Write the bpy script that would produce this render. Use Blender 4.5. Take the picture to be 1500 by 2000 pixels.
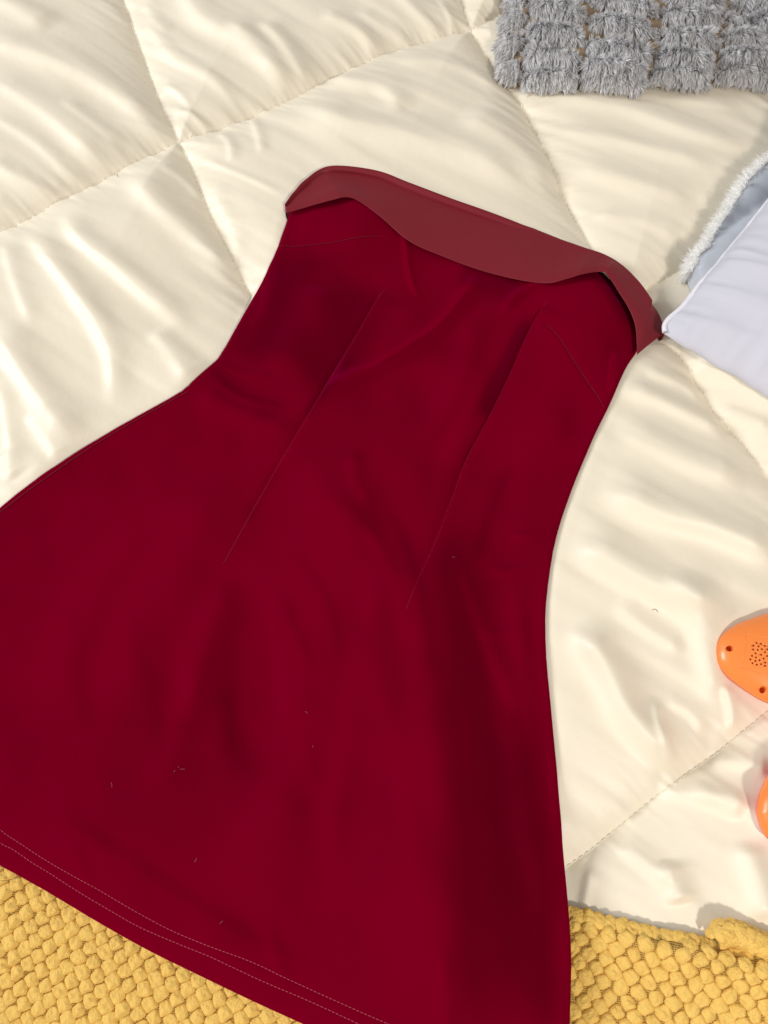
import bpy, math, random
import numpy as np
from mathutils import Vector, Matrix
R = math.radians
random.seed(7); rng = np.random.default_rng(7)
scene = bpy.context.scene
for o in list(bpy.data.objects): bpy.data.objects.remove(o)
COL = scene.collection

# ------------------------------------------------------------------ camera
TILT, HFOV, CH = R(22.0), R(50.0), 0.72
cam = bpy.data.cameras.new('camera'); camo = bpy.data.objects.new('camera', cam); COL.objects.link(camo)
camo.location = (0, 0, CH); camo.rotation_euler = (TILT, 0, 0)
cam.sensor_fit = 'HORIZONTAL'; cam.angle = HFOV; cam.clip_start = 0.01; cam.clip_end = 50
scene.camera = camo

# ------------------------------------------------------------------ room light
world = bpy.data.worlds.new('World'); scene.world = world; world.use_nodes = True
bg = world.node_tree.nodes['Background']; bg.inputs[0].default_value = (1.0, 0.975, 0.95, 1); bg.inputs[1].default_value = 0.44
def area_lamp(name, loc, target, sx, sy, power, color):
    l = bpy.data.lights.new(name, 'AREA'); l.shape = 'RECTANGLE'; l.size = sx; l.size_y = sy
    l.energy = power; l.color = color
    o = bpy.data.objects.new(name, l); COL.objects.link(o); o.location = loc
    o.rotation_euler = (Vector(target) - Vector(loc)).to_track_quat('-Z', 'Y').to_euler()
    return o
area_lamp('window_light', (-3.6, 0.95, 1.70), (0, 0.4, 0), 1.35, 1.15, 124, (0.97, 0.985, 1.0))
area_lamp('ceiling_lamp', (0.75, -1.15, 1.75), (0.1, 0.4, 0), 0.17, 0.17, 29, (1.0, 0.93, 0.85))
vs = scene.view_settings
vs.view_transform = 'Standard'; vs.look = 'None'; vs.exposure = 0.0; vs.gamma = 1.0; vs.use_curve_mapping = False
scene.cycles.max_bounces = 10; scene.cycles.diffuse_bounces = 6; scene.cycles.transmission_bounces = 8; scene.cycles.use_denoising = True

# ------------------------------------------------------------------ helpers
FP = 750.0 / math.tan(HFOV / 2); CT, ST = math.cos(TILT), math.sin(TILT)
def P(px, py, z=0.0):
    a = (px - 750) / FP; b = -(py - 1000) / FP
    d = (a, b * CT + ST, b * ST - CT)
    t = (z - CH) / d[2]
    return np.array((d[0] * t, d[1] * t))
def PP(pts, z=0.0): return np.array([P(x, y, z) for x, y in pts])
def project(X, Y, Z=0.0):
    dz = Z - CH
    yc = Y * CT + dz * ST; zc = -Y * ST + dz * CT
    return 750 + FP * X / (-zc), 1000 - FP * yc / (-zc)
def spline(pts, n=8):
    p = np.asarray(pts, float)
    if len(p) < 3: 
        t = np.linspace(0, 1, n + 1)[:, None]; return p[0] * (1 - t) + p[1] * t
    q = np.vstack([2 * p[0] - p[1], p, 2 * p[-1] - p[-2]]); out = []
    for i in range(1, len(q) - 2):
        t = np.linspace(0, 1, n, endpoint=False)[:, None]
        a, b, c, d = q[i - 1], q[i], q[i + 1], q[i + 2]
        out.append(0.5 * (2 * b + (c - a) * t + (2 * a - 5 * b + 4 * c - d) * t ** 2 + (3 * b - a - 3 * c + d) * t ** 3))
    out.append(p[-1:]); return np.vstack(out)
def resample(p, n):
    s = np.concatenate([[0], np.cumsum(np.hypot(*np.diff(p, axis=0).T))]); t = np.linspace(0, s[-1], n)
    return np.stack([np.interp(t, s, p[:, k]) for k in range(p.shape[1])], 1)
_tab = np.random.default_rng(3).random((256, 256)) * 2 - 1
def vnoise(x, y, seed=0):
    x = x + seed * 17.37; y = y + seed * 9.71
    xi = np.floor(x).astype(int); yi = np.floor(y).astype(int); fx = x - xi; fy = y - yi
    fx = fx ** 3 * (fx * (fx * 6 - 15) + 10); fy = fy ** 3 * (fy * (fy * 6 - 15) + 10)
    g = lambda i, j: _tab[(xi + i) & 255, (yi + j) & 255]
    return (g(0, 0) * (1 - fx) + g(1, 0) * fx) * (1 - fy) + (g(0, 1) * (1 - fx) + g(1, 1) * fx) * fy
def smooth(a, b, x):
    t = np.clip((x - a) / (b - a), 0, 1); return t * t * (3 - 2 * t)
def poly_dist(X, Y, pts, pad=None):
    """distance, signed side (+ = left of travel), 0..1 position along"""
    D = np.full(X.shape, 1e9); S = np.zeros(X.shape); T = np.zeros(X.shape)
    seg = np.diff(pts, axis=0); L = np.hypot(seg[:, 0], seg[:, 1]); tot = L.sum(); acc = 0
    if pad is not None and X.shape == GRID_SHAPE:
        i0, i1 = np.searchsorted(GX, (pts[:, 0].min() - pad, pts[:, 0].max() + pad)); j0, j1 = np.searchsorted(GY, (pts[:, 1].min() - pad, pts[:, 1].max() + pad))
        idx = (slice(j0, j1), slice(i0, i1))
    elif pad is not None:
        m = (X > pts[:, 0].min() - pad) & (X < pts[:, 0].max() + pad) & (Y > pts[:, 1].min() - pad) & (Y < pts[:, 1].max() + pad)
        idx = np.nonzero(m)
    else: idx = Ellipsis
    x, y = X[idx], Y[idx]; d = np.full(x.shape, 1e9); s = np.zeros(x.shape); t = np.zeros(x.shape)
    for i in range(len(seg)):
        if L[i] < 1e-9: continue
        ux, uy = seg[i] / L[i]; rx = x - pts[i, 0]; ry = y - pts[i, 1]
        al = np.clip(rx * ux + ry * uy, 0, L[i]); qx = rx - al * ux; qy = ry - al * uy
        dd = np.hypot(qx, qy); m = dd < d
        d = np.where(m, dd, d); s = np.where(m, np.sign(ux * ry - uy * rx), s); t = np.where(m, (acc + al) / tot, t); acc += L[i]
    D[idx] = d; S[idx] = s; T[idx] = t
    return D, S, T
def in_poly(X, Y, poly):
    r = np.zeros(X.shape, bool); n = len(poly)
    for i in range(n):
        x1, y1 = poly[i]; x2, y2 = poly[(i + 1) % n]
        if y1 == y2: continue
        r ^= ((y1 > Y) != (y2 > Y)) & (X < (x2 - x1) * (Y - y1) / (y2 - y1) + x1)
    return r
def stroke(X, Y, px, wpx, amp, z=0.01, shift=0.6, wide=1.5, lit=0.8):
    """a soft ridge along a traced line, its left-hand... lit slope on the line, its crest beside it"""
    pts = spline(PP(px, z), 5); mid = pts[len(pts) // 2]
    q = project(mid[0], mid[1]); w = np.hypot(*(P(q[0] + wpx, q[1]) - P(*q)))
    D, S, T = poly_dist(X, Y, pts, 4 * w)
    s = D * S - shift * w
    f = np.where(s < 0, np.exp(-(s / (w * lit)) ** 2), np.exp(-(s / (w * wide)) ** 2))
    fade = smooth(0, 0.22, T) * smooth(0, 0.22, 1 - T)
    return np.where(D < 1e8, amp * f * fade, 0.0)

GRID_SHAPE = None
# ---- mesh builders
def mesh_obj(name, V, F, mat, parent=None, smooth_shade=True, normals=None):
    V = np.asarray(V, float); F = np.asarray(F, np.int32); k = F.shape[1]
    me = bpy.data.meshes.new(name)
    me.vertices.add(len(V)); me.vertices.foreach_set('co', V.ravel())
    me.loops.add(F.size); me.loops.foreach_set('vertex_index', F.ravel())
    me.polygons.add(len(F)); me.polygons.foreach_set('loop_start', np.arange(len(F), dtype=np.int32) * k)
    me.polygons.foreach_set('use_smooth', np.full(len(F), smooth_shade))
    me.update(calc_edges=True); me.validate()
    if normals is not None: me.normals_split_custom_set_from_vertices(normals.tolist())
    me.materials.append(mat)
    o = bpy.data.objects.new(name, me); COL.objects.link(o)
    if parent: o.parent = parent
    return o
def grid_faces(nu, nv, closed_u=False):
    i = np.arange(nu if closed_u else nu - 1); j = np.arange(nv - 1); I, J = np.meshgrid(i, j)
    I2 = (I + 1) % nu
    return np.stack([J * nu + I, J * nu + I2, (J + 1) * nu + I2, (J + 1) * nu + I], -1).reshape(-1, 4)
def tube(pts, r, n=5):
    """rings along a 3-D line -> verts, faces"""
    pts = np.asarray(pts, float); N = len(pts); t = np.gradient(pts, axis=0); t /= np.linalg.norm(t, axis=1)[:, None] + 1e-12
    up = np.array((0, 0, 1.0)); a = np.cross(t, up); a /= np.linalg.norm(a, axis=1)[:, None] + 1e-12; b = np.cross(a, t)
    r = np.broadcast_to(np.asarray(r, float), (N,))[:, None, None]
    th = np.linspace(0, 2 * np.pi, n, endpoint=False)
    V = pts[:, None] + r * (a[:, None] * np.cos(th)[None, :, None] + b[:, None] * np.sin(th)[None, :, None])
    return V.reshape(-1, 3), grid_faces(n, N, True)
def joined(parts):
    Vs, Fs, o = [], [], 0
    for V, F in parts: Vs.append(V); Fs.append(np.asarray(F) + o); o += len(V)
    return np.vstack(Vs), np.vstack(Fs)
def thing(name, label, cat, loc=(0, 0, 0), group=None):
    o = bpy.data.objects.new(name, None); COL.objects.link(o); o.location = loc; o.empty_display_size = 0.02
    return tag(o, label, cat, group)
def tag(o, label, cat, group=None):
    o['label'] = label; o['category'] = cat
    if group: o['group'] = group
    return o

# ---- materials
def material(name, color, rough=0.6, spec=0.5, sheen=0.0, sheen_tint=(1, 1, 1), sheen_rough=0.4, var=None, bump=None, weave=None):
    m = bpy.data.materials.new(name); m.use_nodes = True; nt = m.node_tree; b = nt.nodes['Principled BSDF']
    b.inputs['Base Color'].default_value = (*color, 1); b.inputs['Roughness'].default_value = rough
    b.inputs['Specular IOR Level'].default_value = spec
    b.inputs['Sheen Weight'].default_value = sheen; b.inputs['Sheen Tint'].default_value = (*sheen_tint, 1); b.inputs['Sheen Roughness'].default_value = sheen_rough
    tc = nt.nodes.new('ShaderNodeTexCoord'); last = None
    if var:       # (scale, second colour)
        n = nt.nodes.new('ShaderNodeTexNoise'); n.inputs['Scale'].default_value = var[0]; n.inputs['Detail'].default_value = 4
        nt.links.new(tc.outputs['Object'], n.inputs['Vector'])
        r = nt.nodes.new('ShaderNodeValToRGB'); r.color_ramp.elements[0].position = 0.35; r.color_ramp.elements[1].position = 0.65
        r.color_ramp.elements[0].color = (*color, 1); r.color_ramp.elements[1].color = (*var[1], 1)
        nt.links.new(n.outputs['Fac'], r.inputs['Fac']); nt.links.new(r.outputs['Color'], b.inputs['Base Color'])
    for kind, sc, st, di in (bump or []):
        bp = nt.nodes.new('ShaderNodeBump'); bp.inputs['Strength'].default_value = st; bp.inputs['Distance'].default_value = di
        if kind == 'noise':
            n = nt.nodes.new('ShaderNodeTexNoise'); n.inputs['Scale'].default_value = sc; n.inputs['Detail'].default_value = 3; out = n.outputs['Fac']
        elif kind == 'voronoi':
            n = nt.nodes.new('ShaderNodeTexVoronoi'); n.inputs['Scale'].default_value = sc; out = n.outputs['Distance']
        else:
            n = nt.nodes.new('ShaderNodeTexWave'); n.inputs['Scale'].default_value = sc; n.inputs['Distortion'].default_value = 1.0; n.bands_direction = kind; out = n.outputs['Fac']
        nt.links.new(tc.outputs['Object'], n.inputs['Vector']); nt.links.new(out, bp.inputs['Height'])
        if last: nt.links.new(last, bp.inputs['Normal'])
        last = bp.outputs['Normal']
    if last: nt.links.new(last, b.inputs['Normal'])
    return m
M = {
 'comforter': material('cream_satin_cotton', (0.81, 0.735, 0.59), 0.50, 0.56, sheen=0.15, sheen_tint=(1, .97, .9), bump=[('noise', 900, 0.10, 0.0006), ('noise', 90, 0.12, 0.003)]),
 'thread': material('cream_thread', (0.86, 0.80, 0.66), 0.7, 0.2),
 'velvet': material('crimson_velvet', (0.160, 0.0, 0.0112), 0.9, 0.0, sheen=0.30, sheen_tint=(1.0, 0.0, 0.18), sheen_rough=0.30, bump=[('noise', 1100, 0.35, 0.0008), ('noise', 350, 0.12, 0.0015)]),
 'velvet_seam': material('seam_thread', (0.15, 0.0, 0.012), 0.6, 0.3),
 'stitch': material('hem_thread', (0.50, 0.09, 0.13), 0.6, 0.3),
 'satin': material('maroon_satin', (0.180, 0.009, 0.018), 0.50, 0.25, sheen=0.05, sheen_tint=(1, .4, .4), bump=[('noise', 1200, 0.08, 0.0004), ('noise', 25, 0.15, 0.004)]),
 'lining': material('dark_lining', (0.05, 0.004, 0.010), 0.7, 0.2),
 'grey_fur': material('grey_fur', (0.84, 0.84, 0.855), 0.34, 0.6, var=(160, (0.66, 0.655, 0.66))),
 'backing': material('tan_backing', (0.36, 0.26, 0.17), 0.9, 0.1, bump=[('X', 300, 0.5, 0.001), ('Y', 300, 0.5, 0.001)]),
 'white_fur': material('white_fur', (0.96, 0.96, 0.95), 0.5, 0.3),
 'blue_cloth': material('pale_blue_cloth', (0.52, 0.55, 0.61), 0.75, 0.2, bump=[('noise', 40, 0.3, 0.004), ('noise', 900, 0.15, 0.0005)]),
 'white_cloth': material('white_cotton', (0.56, 0.56, 0.63), 0.75, 0.2, bump=[('noise', 20, 0.12, 0.004), ('noise', 1000, 0.15, 0.0005)]),
 'piping': material('white_piping', (0.74, 0.73, 0.79), 0.7, 0.2, bump=[('noise', 500, 0.4, 0.001)]),
 'orange': material('orange_plastic', (0.86, 0.235, 0.045), 0.30, 0.5, bump=[('noise', 60, 0.05, 0.001)]),
 'pink': material('pink_plastic', (0.85, 0.17, 0.22), 0.35, 0.5),
 'hair': material('dark_hair', (0.03, 0.02, 0.015), 0.4, 0.5),
 'lint': material('pale_lint', (0.38, 0.14, 0.17), 0.8, 0.2),
 'bobble': material('yellow_seersucker', (0.79, 0.515, 0.13), 0.7, 0.25, sheen=0.2, sheen_tint=(1, .85, .5), var=(55, (0.71, 0.44, 0.10)), bump=[('noise', 330, 0.75, 0.0026)]),
}
def net_material():
    m = bpy.data.materials.new('yellow_open_weave'); m.use_nodes = True; nt = m.node_tree; b = nt.nodes['Principled BSDF']
    b.inputs['Roughness'].default_value = 0.85; b.inputs['Specular IOR Level'].default_value = 0.15
    tc = nt.nodes.new('ShaderNodeTexCoord'); mp = nt.nodes.new('ShaderNodeMapping'); mp.inputs['Rotation'].default_value = (0, 0, R(12))
    nt.links.new(tc.outputs['Object'], mp.inputs['Vector']); outs = []
    for ax in 'XY':
        w = nt.nodes.new('ShaderNodeTexWave'); w.bands_direction = ax; w.inputs['Scale'].default_value = 290 if ax == 'X' else 210; w.inputs['Distortion'].default_value = 0.6
        nt.links.new(mp.outputs[0], w.inputs['Vector']); outs.append(w.outputs['Fac'])
    mx = nt.nodes.new('ShaderNodeMath'); mx.operation = 'MAXIMUM'; nt.links.new(outs[0], mx.inputs[0]); nt.links.new(outs[1], mx.inputs[1])
    r = nt.nodes.new('ShaderNodeValToRGB'); r.color_ramp.elements[0].position = 0.45; r.color_ramp.elements[1].position = 0.75
    r.color_ramp.elements[0].color = (0.13, 0.07, 0.015, 1); r.color_ramp.elements[1].color = (0.62, 0.38, 0.10, 1)
    nt.links.new(mx.outputs[0], r.inputs['Fac']); nt.links.new(r.outputs['Color'], b.inputs['Base Color'])
    bp = nt.nodes.new('ShaderNodeBump'); bp.inputs['Strength'].default_value = 0.6; bp.inputs['Distance'].default_value = 0.001
    nt.links.new(mx.outputs[0], bp.inputs['Height']); nt.links.new(bp.outputs['Normal'], b.inputs['Normal'])
    return m
M['net'] = net_material()
nt = M['velvet'].node_tree; b = nt.nodes['Principled BSDF']; lk = b.inputs['Normal'].links[0].from_socket      # normals leaned for random nap and put-in patches of light and shade
va = nt.nodes.new('ShaderNodeVectorMath'); va.operation = 'ADD'; at = nt.nodes.new('ShaderNodeAttribute'); at.attribute_name = 'pile_shading'; nt.links.new(at.outputs['Vector'], va.inputs[1]); vn = nt.nodes.new('ShaderNodeVectorMath'); vn.operation = 'NORMALIZE'
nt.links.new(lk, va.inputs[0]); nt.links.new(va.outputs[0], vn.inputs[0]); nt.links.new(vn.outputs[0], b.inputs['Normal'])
for k in ('grey_fur', 'white_fur'):      # hairs let light through
    nt = M[k].node_tree; b = nt.nodes['Principled BSDF']; t = nt.nodes.new('ShaderNodeBsdfTranslucent'); mx = nt.nodes.new('ShaderNodeMixShader'); mx.inputs[0].default_value = 0.28
    if b.inputs['Base Color'].links: nt.links.new(b.inputs['Base Color'].links[0].from_socket, t.inputs['Color'])
    else: t.inputs['Color'].default_value = b.inputs['Base Color'].default_value
    nt.links.new(b.outputs[0], mx.inputs[1]); nt.links.new(t.outputs[0], mx.inputs[2]); nt.links.new(mx.outputs[0], nt.nodes['Material Output'].inputs['Surface'])

# ------------------------------------------------------------------ outlines on the bed
DL = [(578,390),(568,418),(556,452),(543,487),(520,530),(490,582),(457,648),(430,700),(405,727),(384,747),(374,759),(370,763),(330,785),(270,818),(200,860),(120,911),(50,958),(0,994),(-60,1036),(-140,1090),(-240,1160),(-360,1240)]
DR = [(1258,655),(1243,688),(1225,715),(1210,745),(1196,778),(1180,812),(1160,852),(1140,898),(1120,946),(1102,995),(1089,1035),(1078,1080),(1070,1130),(1063,1200),(1065,1280),(1072,1360),(1080,1440),(1088,1520),(1095,1600),(1101,1690),(1105,1790),(1107,1880),(1105,1960),(1103,2020),(1100,2110),(1097,2215)]
DT = [(578,390),(640,372),(700,368),(800,415),(900,452),(1000,487),(1080,510),(1150,520),(1190,535),(1225,580),(1258,655)]
DH = [(-360,1240),(-395,1330),(-330,1455),(-200,1555),(-100,1619),(0,1680),(90,1729),(200,1795),(300,1851),(400,1900),(500,1948),(610,1998),(760,2065),(920,2135),(1097,2215)]
ZD = 0.016
dl, dr, dt, dh = [spline(PP(c, ZD), 6) for c in (DL, DR, DT, DH)]
dress_poly = np.vstack([dl, dh[1:], dr[::-1][1:], dt[::-1][1:-1]])
dress_ring = np.vstack([resample(c, n)[1:] for c, n in ((dl, 40), (dh, 30), (dr[::-1], 44), (dt[::-1], 16))]); dress_ring = np.vstack([dress_ring, dress_ring[:1]])
dress_px = np.array(DL + DH[1:] + DR[::-1][1:] + DT[::-1][1:-1], float)
TE = [(-420,1470),(-300,1500),(0,1560),(300,1612),(700,1690),(950,1742),(1107,1776),(1150,1786),(1200,1797),(1260,1813),(1300,1821),(1340,1828),(1380,1838),(1430,1850),(1500,1866),(1620,1890),(1800,1925)]
te = spline(PP(TE, 0.014), 6)
def throw_edge_y(x): return np.interp(x, te[:, 0], te[:, 1])
SEAM_A = [[(-420,-60),(-200,-40),(0,-110),(240,-190),(600,-300)],
          [(-420,640),(-200,545),(0,454),(120,395),(220,345),(300,302),(350,280),(420,258),(540,210),(600,182),(660,150),(760,105),(870,72),(930,55),(985,25),(1060,-10),(1300,-110)],
          [(-420,1350),(-300,1290),(0,1160),(380,985),(700,830),(1000,690),(1220,592),(1265,565),(1345,517),(1500,430),(1720,320)],
          [(200,2210),(600,1990),(900,1820),(1110,1690),(1240,1590),(1300,1540),(1400,1470),(1460,1421),(1500,1390),(1720,1220)]]
SEAM_B = [[(-420,150),(-260,560),(-100,1000),(60,1400),(260,1850),(400,2200)],
          [(150,-230),(190,-120),(240,0),(262,60),(290,140),(320,220),(350,280),(375,330),(400,395),(430,460),(490,580),(560,720),(650,900),(770,1150),(900,1450),(1000,1690),(1090,1900),(1200,2200)],
          [(850,-230),(870,-130),(900,0),(915,50),(935,90),(975,150),(1020,215),(1060,300),(1100,390),(1150,478),(1220,592),(1290,665),(1330,700),(1390,800),(1440,860),(1500,940),(1580,1060),(1720,1290)],
          [(1250,-230),(1300,-110),(1420,60),(1560,250),(1720,450)]]

# ------------------------------------------------------------------ the comforter's height
def axis(lo, hi, a, b, step):
    mid = np.arange(a, b + step, step); out = [mid]; g = step; x = mid[-1]; up = []
    while x < hi: g *= 1.15; x += g; up.append(x)
    g = step; x = mid[0]; dn = []
    while x > lo: g *= 1.15; x -= g; dn.append(x)
    return np.concatenate([dn[::-1], mid, up])
GX = axis(-1.15, 1.15, -0.56, 0.56, 0.0021); GY = axis(-0.7, 1.7, -0.20, 1.06, 0.0021)
X, Y = np.meshgrid(GX, GY); GRID_SHAPE = X.shape
seams_w = [resample(spline(PP(s), 8), 64) for s in SEAM_A + SEAM_B]
DS = np.full(X.shape, 1e9)
for s in seams_w: DS = np.minimum(DS, poly_dist(X, Y, s, 0.3)[0])
DS = np.minimum(DS, 0.3)
H = 0.0115 * (1 - np.exp(-DS / 0.022)) + 0.012 * (1 - np.exp(-DS / 0.07))
# the cloth flows down-right across the bed
fl = np.array((0.83, -0.56)); fp = X * fl[0] + Y * fl[1]; fq = -X * fl[1] + Y * fl[0]
warp = vnoise(X * 5, Y * 5, 5) * 0.02
WR = 0.0018 * vnoise(fp * 5, (fq + warp) * 26, 1) + 0.0010 * vnoise(fp * 11, (fq + warp) * 62, 2) + 0.0007 * vnoise(X * 16, Y * 16, 3)
near = np.exp(-DS / 0.035)
WR += near * 0.0013 * vnoise(fp * 20, (fq + warp * 0.5) * 120, 4)
STK = [  # traced folds: line, width in photo pixels, strength
 ([(-60,100),(0,118),(110,150),(220,205),(322,284)], 26, 1.25), ([(-40,10),(20,40),(100,85)], 24, .9), ([(-30,170),(60,225),(140,285),(205,345)], 22, 1.0),
 ([(-30,240),(60,290),(130,345),(190,375)], 15, .8), ([(-30,330),(60,372),(135,388)], 15, .9), ([(-20,400),(50,425)], 12, .7), ([(120,215),(190,265),(240,300)], 14, .6),
 ([(330,-30),(380,50),(450,100),(520,150),(600,185)], 24, 1.2), ([(268,30),(330,120),(400,165),(465,212)], 14, .9), ([(310,163),(345,190),(375,222)], 7, .9), ([(332,218),(370,230),(412,252)], 7, .9), ([(275,10),(300,50),(330,80)], 12, .7),
 ([(440,70),(510,135),(560,190)], 20, .9), ([(500,60),(545,105),(602,178)], 18, 1.2), ([(620,50),(700,80),(728,120)], 14, 1.1), ([(690,35),(760,65),(806,88)], 12, .8), ([(750,-10),(800,30),(866,74)], 14, 1.0), ([(850,0),(875,35),(880,66)], 8, .6),
 ([(555,208),(650,270),(740,292),(900,335),(1040,400)], 32, 1.3), ([(628,163),(700,185),(745,200),(778,246)], 22, 1.2), ([(880,250),(1000,320),(1070,390)], 38, .8), ([(760,130),(900,150),(980,200)], 20, .6), ([(480,215),(500,270),(510,320)], 9, .7), ([(420,262),(445,290),(450,330)], 9, .7),
 ([(40,455),(100,530),(180,640),(216,720),(218,820)], 20, 1.25), ([(112,412),(150,480),(220,540),(290,600),(380,660)], 20, 1.3), ([(236,345),(300,420),(360,470),(460,560)], 28, 1.2), ([(-20,650),(50,760),(110,840),(160,900)], 28, 1.2), ([(0,470),(30,560),(70,660)], 15, .7), ([(290,660),(340,720),(370,770)], 22, .8), ([(60,820),(100,880),(120,920)], 18, .8), ([(0,900),(30,950)], 16, .7),
 ([(380,308),(460,350),(560,402)], 7, .7), ([(400,360),(430,420),(470,500)], 14, .8), ([(300,330),(360,360),(395,395)], 14, .8), ([(0,760),(20,850),(30,940)], 14, .6),
 ([(1150,970),(1260,1030),(1380,1062),(1530,1120)], 32, 1.2), ([(1095,1070),(1180,1130),(1290,1185),(1420,1215)], 32, 1.2), ([(1200,775),(1330,822),(1420,860)], 20, 1.0), ([(1180,860),(1330,930),(1460,960)], 30, .7), ([(1340,690),(1420,745),(1530,815)], 28, 1.1), ([(1400,810),(1500,850)], 14, .7), ([(1250,740),(1330,760),(1370,790)], 12, .6),
 ([(1096,1225),(1160,1330),(1210,1420),(1310,1520)], 28, 1.7), ([(1258,1360),(1270,1430),(1304,1510)], 13, 1.1), ([(1270,1130),(1340,1240),(1375,1380)], 26, .9), ([(1285,1375),(1340,1400),(1370,1440)], 13, .45), ([(1180,1190),(1260,1250),(1330,1290)], 22, .6), ([(1400,1340),(1420,1390),(1425,1430)], 10, .7),
 ([(1285,1553),(1350,1562),(1450,1604)], 18, 1.1), ([(1425,1640),(1452,1745),(1455,1800)], 24, 1.0), ([(1280,1680),(1300,1770)], 24, .9), ([(1150,1690),(1140,1730),(1128,1785)], 9, .8), ([(1205,1650),(1260,1700),(1290,1740)], 20, .6), ([(1385,1490),(1440,1500),(1500,1520)], 18, .9), ([(1340,1560),(1420,1570),(1500,1640)], 20, .8),
 ([(1050,200),(1200,235),(1350,290),(1470,315)], 18, 1.0), ([(1060,262),(1200,300),(1390,352)], 18, 1.0), ([(1100,335),(1250,390),(1360,412)], 20, .9), ([(1150,430),(1250,450),(1330,480)], 16, .8), ([(1090,190),(1250,212),(1450,230)], 12, .8),
]
for px, w, k in STK: WR += (1.30 if px[0][0] > 1080 and px[0][1] > 600 else 1.0) * stroke(X, Y, px, w, 0.00027 * w * k * (1.0 if w > 10 else 1.4))
# small gathers puckering out of the stitched seams
gr = random.Random(11)
for s in seams_w:
    L = resample(s, max(4, int(np.hypot(*np.diff(s, axis=0).T).sum() / 0.008)))
    tg = np.gradient(L, axis=0)
    for i in range(len(L)):
        for side in (-1, 1):
            if gr.random() < 0.15: continue
            t = tg[i] / np.hypot(*tg[i]); n = np.array((-t[1], t[0])) * side
            d = fl * (1 if n @ fl > 0 else -1); d = 0.5 * d + 0.6 * n; d /= np.hypot(*d)
            ln = gr.uniform(0.012, 0.055); c = gr.uniform(-.25, .25)
            p = np.array([L[i] - d * 0.004, L[i] + d * ln * .5 + n[::-1] * c * ln * .3, L[i] + d * ln])
            w = gr.choice((0.0016, 0.0022, 0.0030, 0.0050)); a = w * gr.uniform(0.12, 0.40)
            q0, q1 = p.min(0) - 4 * w, p.max(0) + 4 * w
            i0, i1 = np.searchsorted(GX, (q0[0], q1[0])); j0, j1 = np.searchsorted(GY, (q0[1], q1[1])); sl = (slice(j0, j1), slice(i0, i1))
            D, S, T = poly_dist(X[sl], Y[sl], spline(p, 4))
            WR[sl] += a * np.exp(-(D / w) ** 2) * (1 - T) * smooth(0, .1, T)
# pressed flat under the dress and the throw, softer at their edges
dd = poly_dist(X, Y, dress_ring, 0.05)[0]; ins = in_poly(X, Y, dress_ring)
press = smooth(-0.010, 0.022, np.where(ins, dd, -np.minimum(dd, 1)))
press = np.maximum(press, smooth(-0.01, 0.03, throw_edge_y(X) - Y))
H = H + WR * (1 - 0.93 * press) + 0.0
H = H * (1 - press) + press * 0.0150 + 0.0013 * (1 - np.exp(-DS / 0.0030)) * (1 - press)
def interp_grid(A, x, y, GX=GX, GY=GY):
    x = np.asarray(x, float); y = np.asarray(y, float)
    i = np.clip(np.searchsorted(GX, x) - 1, 0, len(GX) - 2); j = np.clip(np.searchsorted(GY, y) - 1, 0, len(GY) - 2)
    a = np.clip((x - GX[i]) / (GX[i + 1] - GX[i]), 0, 1); b = np.clip((y - GY[j]) / (GY[j + 1] - GY[j]), 0, 1)
    return (A[j, i] * (1 - a) + A[j, i + 1] * a) * (1 - b) + (A[j + 1, i] * (1 - a) + A[j + 1, i + 1] * a) * b
def bed(x, y): return interp_grid(H, x, y)

def blur(A, k):
    for ax in (0, 1):
        C = np.cumsum(np.pad(A, [(k + 1, k) if i == ax else (0, 0) for i in (0, 1)], mode='edge'), axis=ax); n = A.shape[ax]
        A = (np.take(C, np.arange(2 * k + 1, 2 * k + 1 + n), ax) - np.take(C, np.arange(0, n), ax)) / (2 * k + 1)
    return A
HS = blur(blur(H, 9), 9)
def bed_soft(x, y): return np.maximum(interp_grid(HS, x, y), bed(x, y))
comforter = thing('comforter', 'cream satin quilted comforter with diamond stitching spread under everything', 'comforter')
gy, gx = np.gradient(H, GY, GX)
NRM = np.stack([-gx, -gy, np.ones_like(H)], -1); NRM /= np.linalg.norm(NRM, axis=-1, keepdims=True)
def build_panels():
    nx, ny = len(GX), len(GY); F = grid_faces(nx, ny)
    cx = 0.25 * X.ravel()[F].sum(1); cy = 0.25 * Y.ravel()[F].sum(1); u, v = project(cx, cy)
    cell = np.zeros(len(F), int)
    for s in SEAM_A: q = spline(s, 8); cell += 10 * (v > np.interp(u, q[:, 0], q[:, 1]))
    for s in SEAM_B: q = spline(s, 8); cell += u > np.interp(v, q[:, 1], q[:, 0])
    V = np.stack([X, Y, H], -1).reshape(-1, 3); Nn = NRM.reshape(-1, 3)
    for c in np.unique(cell):
        f = F[cell == c]; ids, inv = np.unique(f, return_inverse=True)
        mesh_obj('quilted_panel', V[ids], inv.reshape(f.shape), M['comforter'], comforter, normals=Nn[ids])
build_panels()
for s in seams_w:      # thread dashes sunk in each quilting line
    L = resample(s, int(np.hypot(*np.diff(s, axis=0).T).sum() / 0.0058)); parts = []
    for i in range(len(L) - 1):
        a = L[i]; b = L[i] * .36 + L[i + 1] * .64
        if not (-0.6 < a[0] < 0.6 and -0.25 < a[1] < 1.1): continue
        q = np.array([a, (a + b) / 2, b]); z = bed(q[:, 0], q[:, 1]) + np.array((0.0000, 0.0006, 0.0000))
        parts.append(tube(np.column_stack([q, z]), 0.00046, 5))
    if parts: V, F = joined(parts); mesh_obj('seam_stitching', V, F, M['thread'], comforter)

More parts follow.
